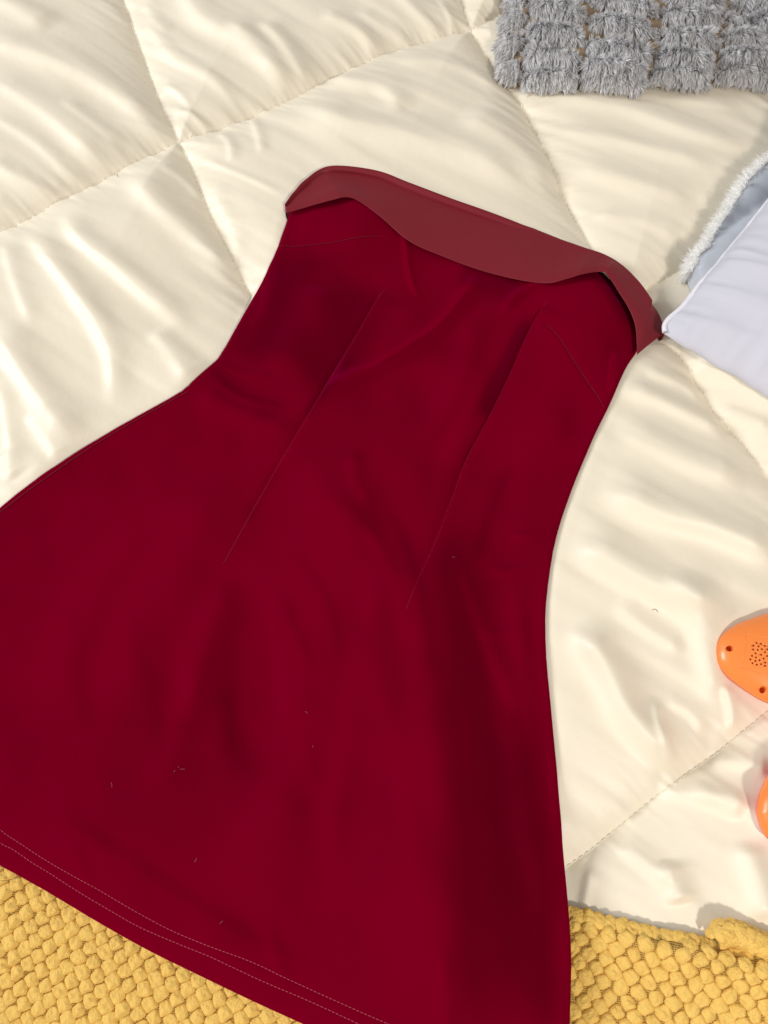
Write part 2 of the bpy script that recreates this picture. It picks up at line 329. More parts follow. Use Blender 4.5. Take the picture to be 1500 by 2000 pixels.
# ------------------------------------------------------------------ yellow throw
def throw_top(x, y):
    d = np.maximum(throw_edge_y(x) - y, 0)
    u, v = project(x, y, 0.01)
    rise = 0.55 + 1.6 * smooth(1130, 1350, u)
    lump = 0.004 * (1 + vnoise(np.asarray(x) * 14, np.asarray(y) * 14, 8))
    return bed(x, y) + 0.004 + 0.010 * rise * np.exp(-d / 0.035) * smooth(-0.004, 0.012, throw_edge_y(x) - y) + lump * smooth(0.0, 0.04, d) * smooth(1107, 1200, u) 
def throw_cover(x, y):      # what the dress lies on where the throw is beneath it
    return 0.0165 * smooth(-0.09, 0.025, throw_edge_y(x) - y)
throw = thing('bobble_throw', 'mustard yellow seersucker throw with rows of puffed bobbles under the dress hem', 'throw')
def build_throw():
    xs = np.linspace(-0.55, 0.55, 360); n = 150
    t = np.linspace(0, 1, n) ** 1.3
    XX = np.repeat(xs[None], n, 0); e = throw_edge_y(xs)[None]; YY = e + (-0.42 - e) * t[:, None]
    ZZ = throw_top(XX, YY); ZZ[0] = bed(XX[0], YY[0]) + 0.001
    V = np.stack([XX, YY, ZZ], -1).reshape(-1, 3)
    mesh_obj('woven_base', V, grid_faces(360, n)[:, ::-1], M['net'], throw)
build_throw()
def bobble_mesh(seed, n=13):
    r = np.random.default_rng(seed); u = np.linspace(-1, 1, n); A, B = np.meshgrid(u, u)
    # square grid pulled to a rounded square
    k = np.sqrt(1 - 0.43 * B ** 2), np.sqrt(1 - 0.43 * A ** 2); xx, yy = A * k[0], B * k[1]
    ang = np.arctan2(yy, xx); rad = 1 + 0.07 * np.sin(2 * ang + r.uniform(0, 6)) + 0.06 * np.sin(3 * ang + r.uniform(0, 6)) + 0.03 * np.sin(5 * ang + r.uniform(0, 6))
    m = np.maximum(np.abs(A), np.abs(B)); h = np.clip(1 - m ** 2.8, 0, 1) ** 0.55
    cr = 0
    for _ in range(5):
        a = r.uniform(0, np.pi); o = r.uniform(-.6, .6); cr = cr + r.uniform(-.5, 1) * np.exp(-((xx * np.cos(a) + yy * np.sin(a) - o) / 0.14) ** 2) * np.clip(vnoise(xx * 1.5, yy * 1.5, seed + _) + .35, 0, 1)
    h = h * (1 + 0.22 * vnoise(xx * 2.3, yy * 2.3, seed)) + 0.26 * cr * np.clip(h * 1.2, 0, 1) * (m < .98)
    V = np.stack([xx * rad * 0.0059, yy * rad * 0.0059, h * 0.0036 - 0.0011], -1).reshape(-1, 3)
    o = mesh_obj('bobble', V, grid_faces(n, n), M['bobble']); me = o.data; bpy.data.objects.remove(o); return me
BM = [bobble_mesh(100 + i) for i in range(14)]
def place_frame(x, y, f, rot, sc):
    e = 0.003; z = f(x, y); nx = -(f(x + e, y) - f(x - e, y)) / (2 * e); ny = -(f(x, y + e) - f(x, y - e)) / (2 * e)
    g = math.hypot(nx, ny); k = min(1, 0.6 / max(g, 1e-6)); n = Vector((float(nx) * k, float(ny) * k, 1)).normalized()
    return Matrix.Translation((x, y, float(z))) @ Vector((0, 0, 1)).rotation_difference(n).to_matrix().to_4x4() @ Matrix.Rotation(rot, 4, 'Z') @ Matrix.Diagonal((sc[0], sc[1], sc[2], 1))
def build_bobbles():
    br = random.Random(5); a = np.array((0.0044, -0.0096)); c = np.array((0.0078, 0.0062)); o0 = P(1220, 1900, 0.012)
    rest = []; count = 0
    for i in range(-90, 90):
        for j in range(-100, 60):
            p = o0 + a * i + c * j
            p = p + np.array((0.0035 * vnoise(np.array(p[0] * 9), np.array(p[1] * 9), 21), 0.0035 * vnoise(np.array(p[0] * 9), np.array(p[1] * 9), 22))) + np.array((br.uniform(-1, 1), br.uniform(-1, 1))) * 0.0004
            if not (-0.54 < p[0] < 0.54 and -0.36 < p[1]): continue
            if p[1] > throw_edge_y(p[0]) - 0.0045: continue
            u, v = project(p[0], p[1], 0.014)
            uu, vv = np.array([u, u - 14, u - 4]), np.array([v, v + 4, v + 16])
            if in_poly(uu, vv, dress_px).all(): continue
            rot = math.atan2(a[1], a[0]) + br.uniform(-.2, .2) + br.randrange(4) * math.pi / 2
            s = br.uniform(.93, 1.12); mt = place_frame(p[0], p[1], throw_top, rot, (s * br.uniform(.94, 1.06), s, br.uniform(.8, 1.2)))
            me = BM[br.randrange(len(BM))]
            if -14 < u < 1514 and v < 2014 and count < 300:
                o = bpy.data.objects.new('bobble', me); COL.objects.link(o); o.matrix_world = mt; o.parent = throw; count += 1
            else:
                co = np.empty(len(me.vertices) * 3); me.vertices.foreach_get('co', co); mm = np.array(mt)
                rest.append((co.reshape(-1, 3) @ mm[:3, :3].T + mm[:3, 3], grid_faces(13, 13)))
    for q in resample(te, 110):        # bobbles caught in the hem
        u, v = project(q[0], q[1], .02)
        if not 1095 < u < 1514: continue
        o = bpy.data.objects.new('bobble', BM[br.randrange(len(BM))]); COL.objects.link(o); s = br.uniform(.95, 1.2)
        o.matrix_world = place_frame(q[0] + br.uniform(-.001, .001), q[1] - .002, throw_top, br.uniform(0, 6), (s, s, br.uniform(.7, 1.0))); o.parent = throw; count += 1
    if rest:
        V, F = joined(rest); o = mesh_obj('bobble_rows', V, F, M['bobble'], throw); o['kind'] = 'stuff'
    print('bobbles', count, len(rest))
build_bobbles()
def build_corner():        # the corner of the throw curled up on itself
    c = spline(PP([(1398,1838),(1412,1822),(1440,1824),(1470,1838),(1500,1852),(1560,1876)], 0.03), 8); n = len(c)
    th = np.linspace(0, 2 * np.pi, 28, endpoint=False); tg = np.gradient(c, axis=0); tg /= np.hypot(*tg.T)[:, None]; nn = np.stack([-tg[:, 1], tg[:, 0]], 1)
    t = np.linspace(0, 1, n); rr = 0.0075 * smooth(-0.03, 0.13, t) ** .6 + 0.001; z0 = bed(c[:, 0], c[:, 1]) + 0.0085
    V = []
    for i in range(n):
        r = rr[i] * (1 + 0.25 * vnoise(np.cos(th) * 2 + t[i] * 9, np.sin(th) * 2 + t[i] * 5, 31))
        V.append(np.stack([c[i, 0] + nn[i, 0] * np.cos(th) * r, c[i, 1] + nn[i, 1] * np.cos(th) * r, z0[i] + np.sin(th) * r * 1.15], 1))
    o = mesh_obj('curled_corner', np.vstack(V), grid_faces(28, n, True), M['bobble'], throw); o['label'] = 'corner of the throw curled up on itself'
    br = random.Random(9)
    for i in range(3, n - 2, 5):
        for k, a in enumerate((0.3, 1.25, 2.2, 3.1)):
            ii = min(n - 1, i + (k % 2) * 2); d = Vector((nn[ii, 0] * math.cos(a), nn[ii, 1] * math.cos(a), math.sin(a)))
            r = rr[ii] * 0.93; b = bpy.data.objects.new('bobble', BM[br.randrange(14)]); COL.objects.link(b); b.parent = o
            b.matrix_world = Matrix.Translation((c[ii, 0] + d.x * r, c[ii, 1] + d.y * r, z0[ii] + d.z * r * 1.15)) @ Vector((0, 0, 1)).rotation_difference(d).to_matrix().to_4x4() @ Matrix.Rotation(br.uniform(0, 6), 4, 'Z') @ Matrix.Diagonal((1.0, 1.0, .8, 1))
build_corner()

# ------------------------------------------------------------------ the velvet dress
FOLDS = [([(398,735),(480,785),(570,805)], 10, .0016), ([(425,708),(470,735),(540,742)], 9, .0012), ([(1078,1085),(1020,1115),(950,1122)], 10, .0014), ([(1066,1185),(1000,1235),(930,1246)], 11, .0015), ([(1092,1025),(1040,1052),(985,1050)], 8, .0011), ([(150,1640),(180,1700),(200,1780)], 14, .0010), ([(520,1790),(545,1850),(560,1940)], 16, .0011), ([(850,1830),(865,1900),(870,2040)], 18, .0014),
 ([(940,540),(860,640),(790,690),(700,740),(625,778)], 15, .0060), ([(785,455),(790,480),(800,545),(818,594)], 6, .0016), ([(1120,548),(1050,562),(965,622)], 10, .0035),
 ([(640,560),(600,640),(540,740)], 40, .004), ([(700,880),(688,935),(725,1005)], 13, .0014), ([(590,980),(680,1010),(760,1090)], 22, .0016), ([(380,760),(470,815),(590,850)], 26, .0035),
 ([(930,610),(900,760),(800,900)], 26, .003), ([(640,830),(660,1100),(590,1450),(520,1800)], 60, .0055), ([(480,900),(330,1150),(180,1500)], 70, .0050), ([(800,1000),(815,1250),(840,1600),(870,2030)], 105, .0105),
 ([(1000,1100),(1045,1450),(1060,1900)], 24, .0035), ([(520,1130),(560,1230),(620,1330)], 18, .0018), ([(300,1010),(200,1150),(100,1400)], 40, .003), ([(960,700),(900,860),(850,980)], 20, .002),
 ([(545,1150),(575,1270),(590,1420)], 26, .0034), ([(450,1130),(400,1300),(360,1420)], 30, .0030), ([(760,1050),(740,1250),(760,1450)], 34, .0030), ([(980,1250),(1010,1500),(1030,1750)], 30, .0030), ([(1100,760),(1060,900),(1010,1100)], 40, .003), ([(700,1200),(690,1400),(640,1700)], 30, .0025), ([(420,1150),(380,1350),(300,1600)], 34, .003), ([(1192,700),(1190,745),(1180,780)], 6, .0015)]
DART_L = [(752,570),(736,592),(690,671),(659,722),(596,828),(550,905),(505,986),(456,1075),(438,1106)]
DART_R = [(1065,602),(1030,660),(990,750),(950,830),(910,905),(880,985),(845,1075),(812,1150),(790,1205)]
BUST_L = [(543,488),(600,489),(660,488),(700,484),(742,479)]
BUST_R = [(1062,650),(1085,668),(1110,700),(1140,742),(1162,775),(1176,806)]
SIDE = [(372,772),(330,795),(270,828),(200,871),(120,924),(50,972),(0,1008),(-80,1062)]
def dress_z(x, y, thick=0.005):
    x = np.asarray(x, float); y = np.asarray(y, float)
    d = poly_dist(x, y, dress_ring)[0]; d = np.where(in_poly(x, y, dress_ring), d, 0)
    e = np.sqrt(np.clip(1 - (1 - np.clip(d / 0.006, 0, 1)) ** 2, 0, 1)); e2 = smooth(0, 0.03, d)
    z = np.zeros(x.shape)
    for px, w, a in FOLDS: z = z + stroke(x, y, px, w, a * 1.3, ZD, 0.0, 1.0, 1.0)
    for (cx, cy, r, a) in ((690, 455, .05, .013), (1135, 610, .055, .013), (900, 560, .06, .003)):
        c = P(cx, cy, ZD); z = z + a * np.exp(-((x - c[0]) ** 2 + (y - c[1]) ** 2) / r ** 2)
    z = z + 0.0016 * vnoise(x * 13, y * 13, 41) + 0.0012 * vnoise(x * 28, y * 10, 42)
    for px, a, lam in ((DART_R, 0.0062, 0.030), (DART_L, 0.0034, 0.024)):     # panel on the left of travel stands over its neighbour
        D, S, T = poly_dist(x, y, spline(PP(px, ZD), 6), 0.12); s = D * S; f = smooth(0, .06, T) * smooth(0, .5, 1 - T)
        z = z + np.where(D < 1e8, f * (a * smooth(-0.0016, 0.0010, s) * np.exp(-np.maximum(s, 0) / lam) - 0.0012 * np.exp(-(s / 0.004) ** 2)), 0)
    for px in (BUST_L, BUST_R, SIDE):
        D, S, T = poly_dist(x, y, spline(PP(px, ZD), 5), 0.03); z = z - np.where(D < 1e8, 0.0010 * np.exp(-(D / 0.0022) ** 2), 0)
    for q in (0, 1):
        D, S, T = poly_dist(x, y, hemrows[q], 0.02); z = z - np.where(D < 1e8, 0.0006 * np.exp(-(D / 0.002) ** 2), 0)
    return bed_soft(x, y) + throw_cover(x, y) + 0.0006 + thick * e + z * e2
HEM = [[(-330,1385),(-200,1475),(-100,1540),(0,1606),(32,1630),(60,1648),(100,1674),(148,1702),(200,1730),(248,1758),(290,1782),(345,1811),(410,1838),(500,1872),(600,1919),(700,1964),(790,2003),(930,2066),(1080,2135)],
       [(-340,1410),(-200,1500),(-100,1566),(0,1630),(24,1648),(48,1660),(80,1682),(120,1706),(160,1732),(200,1756),(248,1784),(290,1807),(350,1833),(420,1861),(460,1880),(520,1908),(600,1942),(700,1988),(760,2016),(920,2085),(1080,2155)]]
hemrows = [spline(PP(h, ZD), 5) for h in HEM]
PILE_SHADING = [([(850,980),(900,1200),(950,1450),(985,1700),(1000,2120)], 62, .58), ([(830,1250),(880,1500),(905,1750),(915,2120)], 34, .30), ([(1000,1350),(1040,1560),(1055,1800),(1055,2120)], 30, .30),  # strokes of put-in shade: positive leans normals away from the lamps, negative brightens
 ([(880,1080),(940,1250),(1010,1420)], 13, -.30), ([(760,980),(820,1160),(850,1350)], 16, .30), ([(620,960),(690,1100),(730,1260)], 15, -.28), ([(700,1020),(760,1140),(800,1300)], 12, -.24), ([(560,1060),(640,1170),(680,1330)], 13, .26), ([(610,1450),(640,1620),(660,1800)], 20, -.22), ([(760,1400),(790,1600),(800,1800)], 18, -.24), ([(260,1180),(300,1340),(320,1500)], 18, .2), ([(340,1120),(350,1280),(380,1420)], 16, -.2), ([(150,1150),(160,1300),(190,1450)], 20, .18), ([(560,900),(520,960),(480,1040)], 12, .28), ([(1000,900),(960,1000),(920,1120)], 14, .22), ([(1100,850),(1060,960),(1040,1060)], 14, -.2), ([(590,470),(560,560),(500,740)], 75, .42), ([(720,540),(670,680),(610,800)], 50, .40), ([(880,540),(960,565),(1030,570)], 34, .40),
 ([(1040,615),(1000,690),(930,840)], 15, .75), ([(690,690),(640,760),(590,830)], 12, .35), ([(545,1120),(575,1270),(600,1420),(640,1600)], 34, -.40), ([(470,1080),(520,1140),(600,1240)], 30, -.30), ([(935,550),(860,640),(790,692),(690,745)], 11, -.75),  # first stroke imitates the right dart's shadow, last one a fold's highlight
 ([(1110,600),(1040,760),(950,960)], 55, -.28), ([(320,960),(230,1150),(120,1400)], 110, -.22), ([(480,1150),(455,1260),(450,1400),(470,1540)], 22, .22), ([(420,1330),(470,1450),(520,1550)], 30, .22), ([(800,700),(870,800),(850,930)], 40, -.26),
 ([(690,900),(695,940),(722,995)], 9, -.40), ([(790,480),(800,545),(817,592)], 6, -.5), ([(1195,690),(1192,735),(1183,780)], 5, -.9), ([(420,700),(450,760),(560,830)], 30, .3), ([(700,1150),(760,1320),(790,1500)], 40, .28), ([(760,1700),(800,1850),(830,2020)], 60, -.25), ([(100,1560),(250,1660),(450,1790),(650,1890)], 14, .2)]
def coons(l, r, t, b, nu, nv):
    l, r = resample(l, nv), resample(r, nv); t, b = resample(t, nu), resample(b, nu)
    u = np.linspace(0, 1, nu)[None, :, None]; v = np.linspace(0, 1, nv)[:, None, None]
    return ((1 - u) * l[:, None] + u * r[:, None] + (1 - v) * t[None] + v * b[None]
            - ((1 - u) * (1 - v) * t[0] + u * (1 - v) * t[-1] + (1 - u) * v * b[0] + u * v * b[-1]))
gx_d = np.arange(dress_poly[:, 0].min() - .03, dress_poly[:, 0].max() + .03, .0022); gy_d = np.arange(dress_poly[:, 1].min() - .03, dress_poly[:, 1].max() + .03, .0022)
DZ = dress_z(*np.meshgrid(gx_d, gy_d))
def dress_top(x, y): return interp_grid(DZ, x, y, gx_d, gy_d)
dress = thing('velvet_dress', 'strapless crimson velvet mini dress with maroon fold-over collar laid on the bed', 'dress')
def build_dress():
    nu, nv = 400, 560; Q = coons(dl, dr, dt, dh, nu, nv)
    Z = dress_z(Q[..., 0], Q[..., 1])
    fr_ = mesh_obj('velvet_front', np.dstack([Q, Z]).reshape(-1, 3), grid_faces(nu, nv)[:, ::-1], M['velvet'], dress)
    # lean of the normals: random nap, plus strokes imitating light and shade
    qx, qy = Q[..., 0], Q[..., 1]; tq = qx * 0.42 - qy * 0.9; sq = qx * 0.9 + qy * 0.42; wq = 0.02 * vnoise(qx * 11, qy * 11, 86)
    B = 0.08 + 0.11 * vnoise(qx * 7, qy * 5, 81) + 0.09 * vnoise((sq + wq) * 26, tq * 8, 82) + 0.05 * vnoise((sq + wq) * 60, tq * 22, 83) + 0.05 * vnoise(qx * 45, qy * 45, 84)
    for px, w, k in PILE_SHADING: B = B + stroke(qx, qy, px, w, k, ZD, 0.0, 1.0, 1.0)
    at = fr_.data.attributes.new('pile_shading', 'FLOAT_VECTOR', 'POINT')
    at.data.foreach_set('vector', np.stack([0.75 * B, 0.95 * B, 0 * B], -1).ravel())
    # back layer, showing as a second edge under the front
    nu, nv = 120, 200; Q = coons(dl, dr, dt, dh, nu, nv); c = Q.mean((0, 1)); 
    Z = bed(Q[..., 0], Q[..., 1]) + throw_cover(Q[..., 0], Q[..., 1]) + 0.0004
    mesh_obj('velvet_back', np.dstack([Q, Z]).reshape(-1, 3), grid_faces(nu, nv)[:, ::-1], M['velvet'], dress)
build_dress()
def seam_line(name, px, mat, r=0.0004, lift=0.0003):
    q = spline(PP(px, ZD), 8); q = resample(q, max(8, int(np.hypot(*np.diff(q, axis=0).T).sum() / 0.003)))
    V, F = tube(np.column_stack([q, dress_top(q[:, 0], q[:, 1]) + lift]), r * np.concatenate([[.3], np.ones(len(q) - 2), [.3]]), 5)
    return mesh_obj(name, V, F, M[mat], dress)
seam_line('bust_seam', BUST_L, 'velvet_seam', .00026); seam_line('bust_seam', BUST_R, 'velvet_seam', .00026)
seam_line('waist_dart', DART_L, 'velvet_seam', .00030, 0.0); seam_line('waist_dart', DART_R, 'velvet_seam', .00030, -0.0002)
seam_line('side_seam', SIDE, 'velvet_seam', .00035)
for q in hemrows:
    L = resample(q, int(np.hypot(*np.diff(q, axis=0).T).sum() / 0.0030)); parts = []
    for i in range(len(L) - 1):
        s = np.array([L[i], L[i] * .38 + L[i + 1] * .62]); m = s.mean(0); s = np.array([s[0], m, s[1]])
        z = dress_top(s[:, 0], s[:, 1]) + np.array((-.0001, .0003, -.0001)); parts.append(tube(np.column_stack([s, z]), 0.00021, 4))
    V, F = joined(parts); mesh_obj('hem_stitching', V, F, M['stitch'], dress)

# collar: a satin band folded over the top edge
CPAIR = [((557,405),(558,412)),((580,375),(605,403)),((622,338),(650,397)),((660,332),(690,394)),((735,341),(742,428)),((800,365),(798,470)),((900,402),(870,498)),((1000,435),(960,530)),((1080,462),(1055,554)),
 ((1140,482),(1110,549)),((1180,497),(1168,534)),((1215,518),(1186,545)),((1250,552),(1207,575)),((1275,587),(1228,607)),((1294,615),(1241,640)),((1307,638),(1246,690))]
def build_collar():
    nv = 44; roll = 7
    top = spline([a for a, b in CPAIR], 18); bot = spline([b for a, b in CPAIR], 18); nu = len(top)
    rows = []; v = np.linspace(0, 1, nv)
    tw = np.array([P(x, y, 0.024) for x, y in top]); bw = np.array([P(x, y, 0.030) for x, y in bot])
    cr = spline(PP([(1270,606),(1258,648),(1240,700)], .028), 4)
    for k in range(-roll, nv):
        if k < 0:       # the turned edge rolling under
            a = (k + roll) / roll; p = tw * (1 - 0.10 * math.sin(math.pi * .5 * (1 - a))) + bw * 0.10 * math.sin(math.pi * .5 * (1 - a))
            z0 = bed(p[:, 0], p[:, 1]); lift = 0.0070 * a ** .5
            z = z0 + 0.002 + lift
        else:
            t = v[k]; p = tw * (1 - t) + bw * t
            cups = 0
            for (cx, cy, r, a) in ((690, 455, .05, .013), (1135, 610, .055, .013)):
                c0 = P(cx, cy, ZD); cups = cups + a * np.exp(-((p[:, 0] - c0[0]) ** 2 + (p[:, 1] - c0[1]) ** 2) / r ** 2)
            z = 0.0155 + 0.0098 + 0.0022 * math.sin(math.pi * min(1, t * 0.8 + 0.1)) + (cups * .85 + .0005) * smooth(.05, .9, t)
            z = np.maximum(z, dress_top(p[:, 0], p[:, 1]) + 0.0012)
            w0 = smooth(-.01, .035, t); z = z * w0 + (1 - w0) * np.minimum(z, bed(p[:, 0], p[:, 1]) + 0.0085)
        uu = np.linspace(0, 1, nu)
        z = z + 0.0022 * np.interp(uu, (0, .1, .16, .24, .33, .42, .50, .56, .62, .66, .71, .8, 1), (0, .2, 1, .1, .5, -.2, .4, -.1, .9, 0, 1, 0, 0)) * smooth(0, 20, k) + 0.0006 * vnoise(uu * 9, np.full(nu, k * .05), 51) * smooth(-roll, 12, k)
        # the end of the band bends down over the side
        D, S, T = poly_dist(p[:, 0], p[:, 1], cr, 0.1); s = np.where(D < 1e8, D * S, 0)
        z = np.where((s > 0) & (uu > .8), np.maximum(z - 0.40 * s, bed(p[:, 0], p[:, 1]) + 0.0012), z)
        rows.append(np.column_stack([p, z]))
    V = np.vstack(rows)
    o = mesh_obj('folded_collar', V, grid_faces(nu, nv + roll)[:, ::-1], M['satin'], dress)
    o['label'] = 'matt maroon satin band folded over the neckline'
    md = o.modifiers.new('thickness', 'SOLIDIFY'); md.thickness = 0.0006; md.offset = -1
    # back half of the collar peeping out at the open end
    a = resample(spline(PP([(557,406),(558,420),(561,428),(568,434),(590,428),(640,418)], .022), 6), 40); b = resample(spline(PP([(562,405),(577,402),(600,399),(620,396),(630,396),(640,396)], .022), 6), 40)
    t = np.linspace(0, 1, 10)[:, None, None]; Q = a[None] * (1 - t) + b[None] * t
    Z = bed(Q[..., 0], Q[..., 1]) + 0.0015 + 0.004 * np.sin(np.pi * np.broadcast_to(t[..., 0], Q.shape[:2]) * .5) ** 2 * 0.6
    Z = np.minimum(Z, dress_top(Q[..., 0], Q[..., 1]) + 0.001)
    mesh_obj('collar_lining', np.dstack([Q, Z]).reshape(-1, 3), grid_faces(40, 10)[:, ::-1], M['lining'], dress)
build_collar()
lr = random.Random(3)
for (u, v) in [(441,1797),(391,1679),(352,1500),(360,1504),(345,1508),(885,1092),(600,1395),(612,1460),(226,1535)]:
    p = P(u, v, .02); a = lr.uniform(0, 3); l = lr.uniform(.0005, .0022)
    q = np.array([p - l * np.array((math.cos(a), math.sin(a))), p + np.array((.0003, .0004)), p + l * np.array((math.cos(a), math.sin(a)))])
    V, F = tube(np.column_stack([q, dress_top(q[:, 0], q[:, 1]) + .0002]), .00012, 4); mesh_obj('lint_fleck', V, F, M['lint'], dress)

# ------------------------------------------------------------------ fur
def strands(roots, dirs, lens, width, seed, bend=0.5, curl=0.12, seg=4):
    r = np.random.default_rng(seed); n = len(roots); d = dirs / np.linalg.norm(dirs, axis=1)[:, None]
    t = np.linspace(0, 1, seg + 1); P3 = np.zeros((n, seg + 1, 3)); P3[:, 0] = roots; cur = d.copy()
    wob = r.normal(0, curl, (n, seg, 3))
    for k in range(seg):
        cur = cur + np.array((0, 0, -bend / seg)) + wob[:, k]; cur /= np.linalg.norm(cur, axis=1)[:, None]
        P3[:, k + 1] = P3[:, k] + cur * (lens / seg)[:, None]
    side = np.cross(d, r.normal(0, 1, (n, 3))); side /= np.linalg.norm(side, axis=1)[:, None]
    w = width * np.array([1, 1, .85, .6, .15])[:seg + 1]
    A = P3 + side[:, None] * w[None, :, None]; B = P3 - side[:, None] * w[None, :, None]
    V = np.stack([A, B], 2).reshape(-1, 3); base = np.arange(n)[:, None] * (2 * (seg + 1)); k = np.arange(seg)[None] * 2
    F = np.stack([base + k, base + k + 1, base + k + 3, base + k + 2], -1).reshape(-1, 4)
    return V, F
GAPS = [[(985,-160),(985,0),(972,60),(966,110),(968,136)],
        [(1050,-160),(1036,0),(1024,80),(1020,150)], [(1170,-160),(1156,0),(1144,48),(1140,100),(1132,140),(1130,176)], [(1300,-160),(1286,0),(1284,40),(1278,80),(1274,120),(1258,180)],
        [(1460,-160),(1432,0),(1416,28),(1408,72),(1396,128),(1388,170)], [(1600,-160),(1570,0),(1550,80),(1530,160)], [(1730,-160),(1700,0),(1680,80),(1660,160)]]
ROWS = [[-104,-66,-26,12,52,96,132], [-122,-80,-38,4,46,88,130,165], [-130,-88,-46,-4,38,80,122,160,184], [-106,-64,-22,20,60,100,140,173], [-112,-70,-28,12,50,90,128,162], [-112,-70,-28,12,50,90,128,162]]
SLOPE = [0.05, .24, .16, .07, -.02, -.03]
def gapx(g, y): q = np.array(GAPS[g], float); return float(np.interp(y, q[:, 1], q[:, 0]))
rug = thing('fur_throw', 'fluffy grey faux fur throw with ribbed tufts at the top right of the bed', 'fur throw')
def build_fur():
    ol = [(972,-160),(980,0),(974,80),(976,132),(1000,146),(1060,160),(1130,170),(1250,176),(1400,166),(1530,160),(1660,160),(1730,-160)]
    w = resample(spline(PP(ol, .022), 6), 200); c = w.mean(0); V = []; K = 14
    for k in range(K + 1):
        s = k / K; q = c + (w - c) * s; V.append(np.column_stack([q, bed(q[:, 0], q[:, 1]) + 0.0185 * (1 - s ** 14) + 0.002]))
    mesh_obj('cloth_backing', np.vstack(V), grid_faces(200, K + 1, True), M['backing'], rug)
    fr = np.random.default_rng(12)
    for c in range(6):
        for ri, yc in enumerate(ROWS[c]):
            yc = yc + fr.uniform(-1.5, 1.5); h = 21 + fr.uniform(-2, 2); last = ri == len(ROWS[c]) - 1
            if c == 0: h = 21
            if last and c: h = 14
            xl, xr = gapx(c, yc) + (2 if c else 6), gapx(c + 1, yc) - (10 if c in (1, 2, 3) else 5)
            zb = 0.019 if not last else 0.010
            if c == 0: zb = 0.012
            sl = SLOPE[c] + fr.uniform(-.03, .03); n = 3000 if c else 1500
            U, W = fr.random(n), fr.random(n)
            def pos(U, W):
                x = xl + (xr - xl) * U; y = yc + (U - .5) * (xr - xl) * sl + (W - .5) * 2 * h * .64 * (1 - .5 * np.abs(2 * U - 1) ** 4) 
                return np.array([P(a, b, zb + .011) for a, b in zip(x, y)])
            ends = np.clip(1 - np.abs(2 * U - 1) ** 3, .06, 1); ph = np.pi * (0.03 + 0.97 * W)
            q = pos(U, .5 - .5 * np.cos(ph)); bz = bed(q[:, 0], q[:, 1]) + zb
            roots = np.column_stack([q, bz - .003 + 0.0180 * np.sin(ph) * np.sqrt(ends)])
            nc = 58 if c else 34; cu, cw = fr.random(nc), fr.random(nc); k = np.argmin((U[:, None] - cu[None]) ** 2 * 30 + (W[:, None] - cw[None]) ** 2, 1)
            dv = fr.normal(0, .27, (nc, 3)); lk = fr.uniform(.75, 1.2, nc)
            nrm = np.stack([(U - .5) * 1.4 * np.abs(2 * U - 1), np.cos(ph), np.sin(ph)], 1); tan = np.stack([np.full(n, sl * .3), -np.sin(ph), np.cos(ph)], 1)
            base = nrm * .62 + tan * .78
            if c == 0: base = base * .5 + np.stack([-.25 - .7 * (1 - U), np.full(n, -.25), .35 - .6 * (1 - U)], 1)
            conv = np.column_stack([(cu[k] - U) * 2.2, -(cw[k] - W) * .5, np.zeros(n)])
            dirs = base + dv[k] + conv + fr.normal(0, .07, (n, 3))
            ln = fr.uniform(.0070, .0100, n) * lk[k] * (0.85 if last else 1)
            Vs, Fs = strands(roots, dirs, ln, .00050, int(c * 100 + ri), .45, .05)
            # soft core under the pile
            g = 12; uu, ww = np.meshgrid(np.linspace(0, 1, g), np.linspace(0, 1, g)); qq = pos(uu.ravel(), ww.ravel()); 
            zz = bed(qq[:, 0], qq[:, 1]) + zb - .006 + 0.0175 * np.sin(np.pi * ww.ravel()) ** .7 * np.sqrt(np.clip(1 - np.abs(2 * uu.ravel() - 1) ** 3, 0, 1))
            V, F = joined([(Vs, Fs), (np.column_stack([qq, zz]), grid_faces(g, g)[:, ::-1])])
            mesh_obj('fur_tuft', V, F, M['grey_fur'], rug, smooth_shade=False)
build_fur()

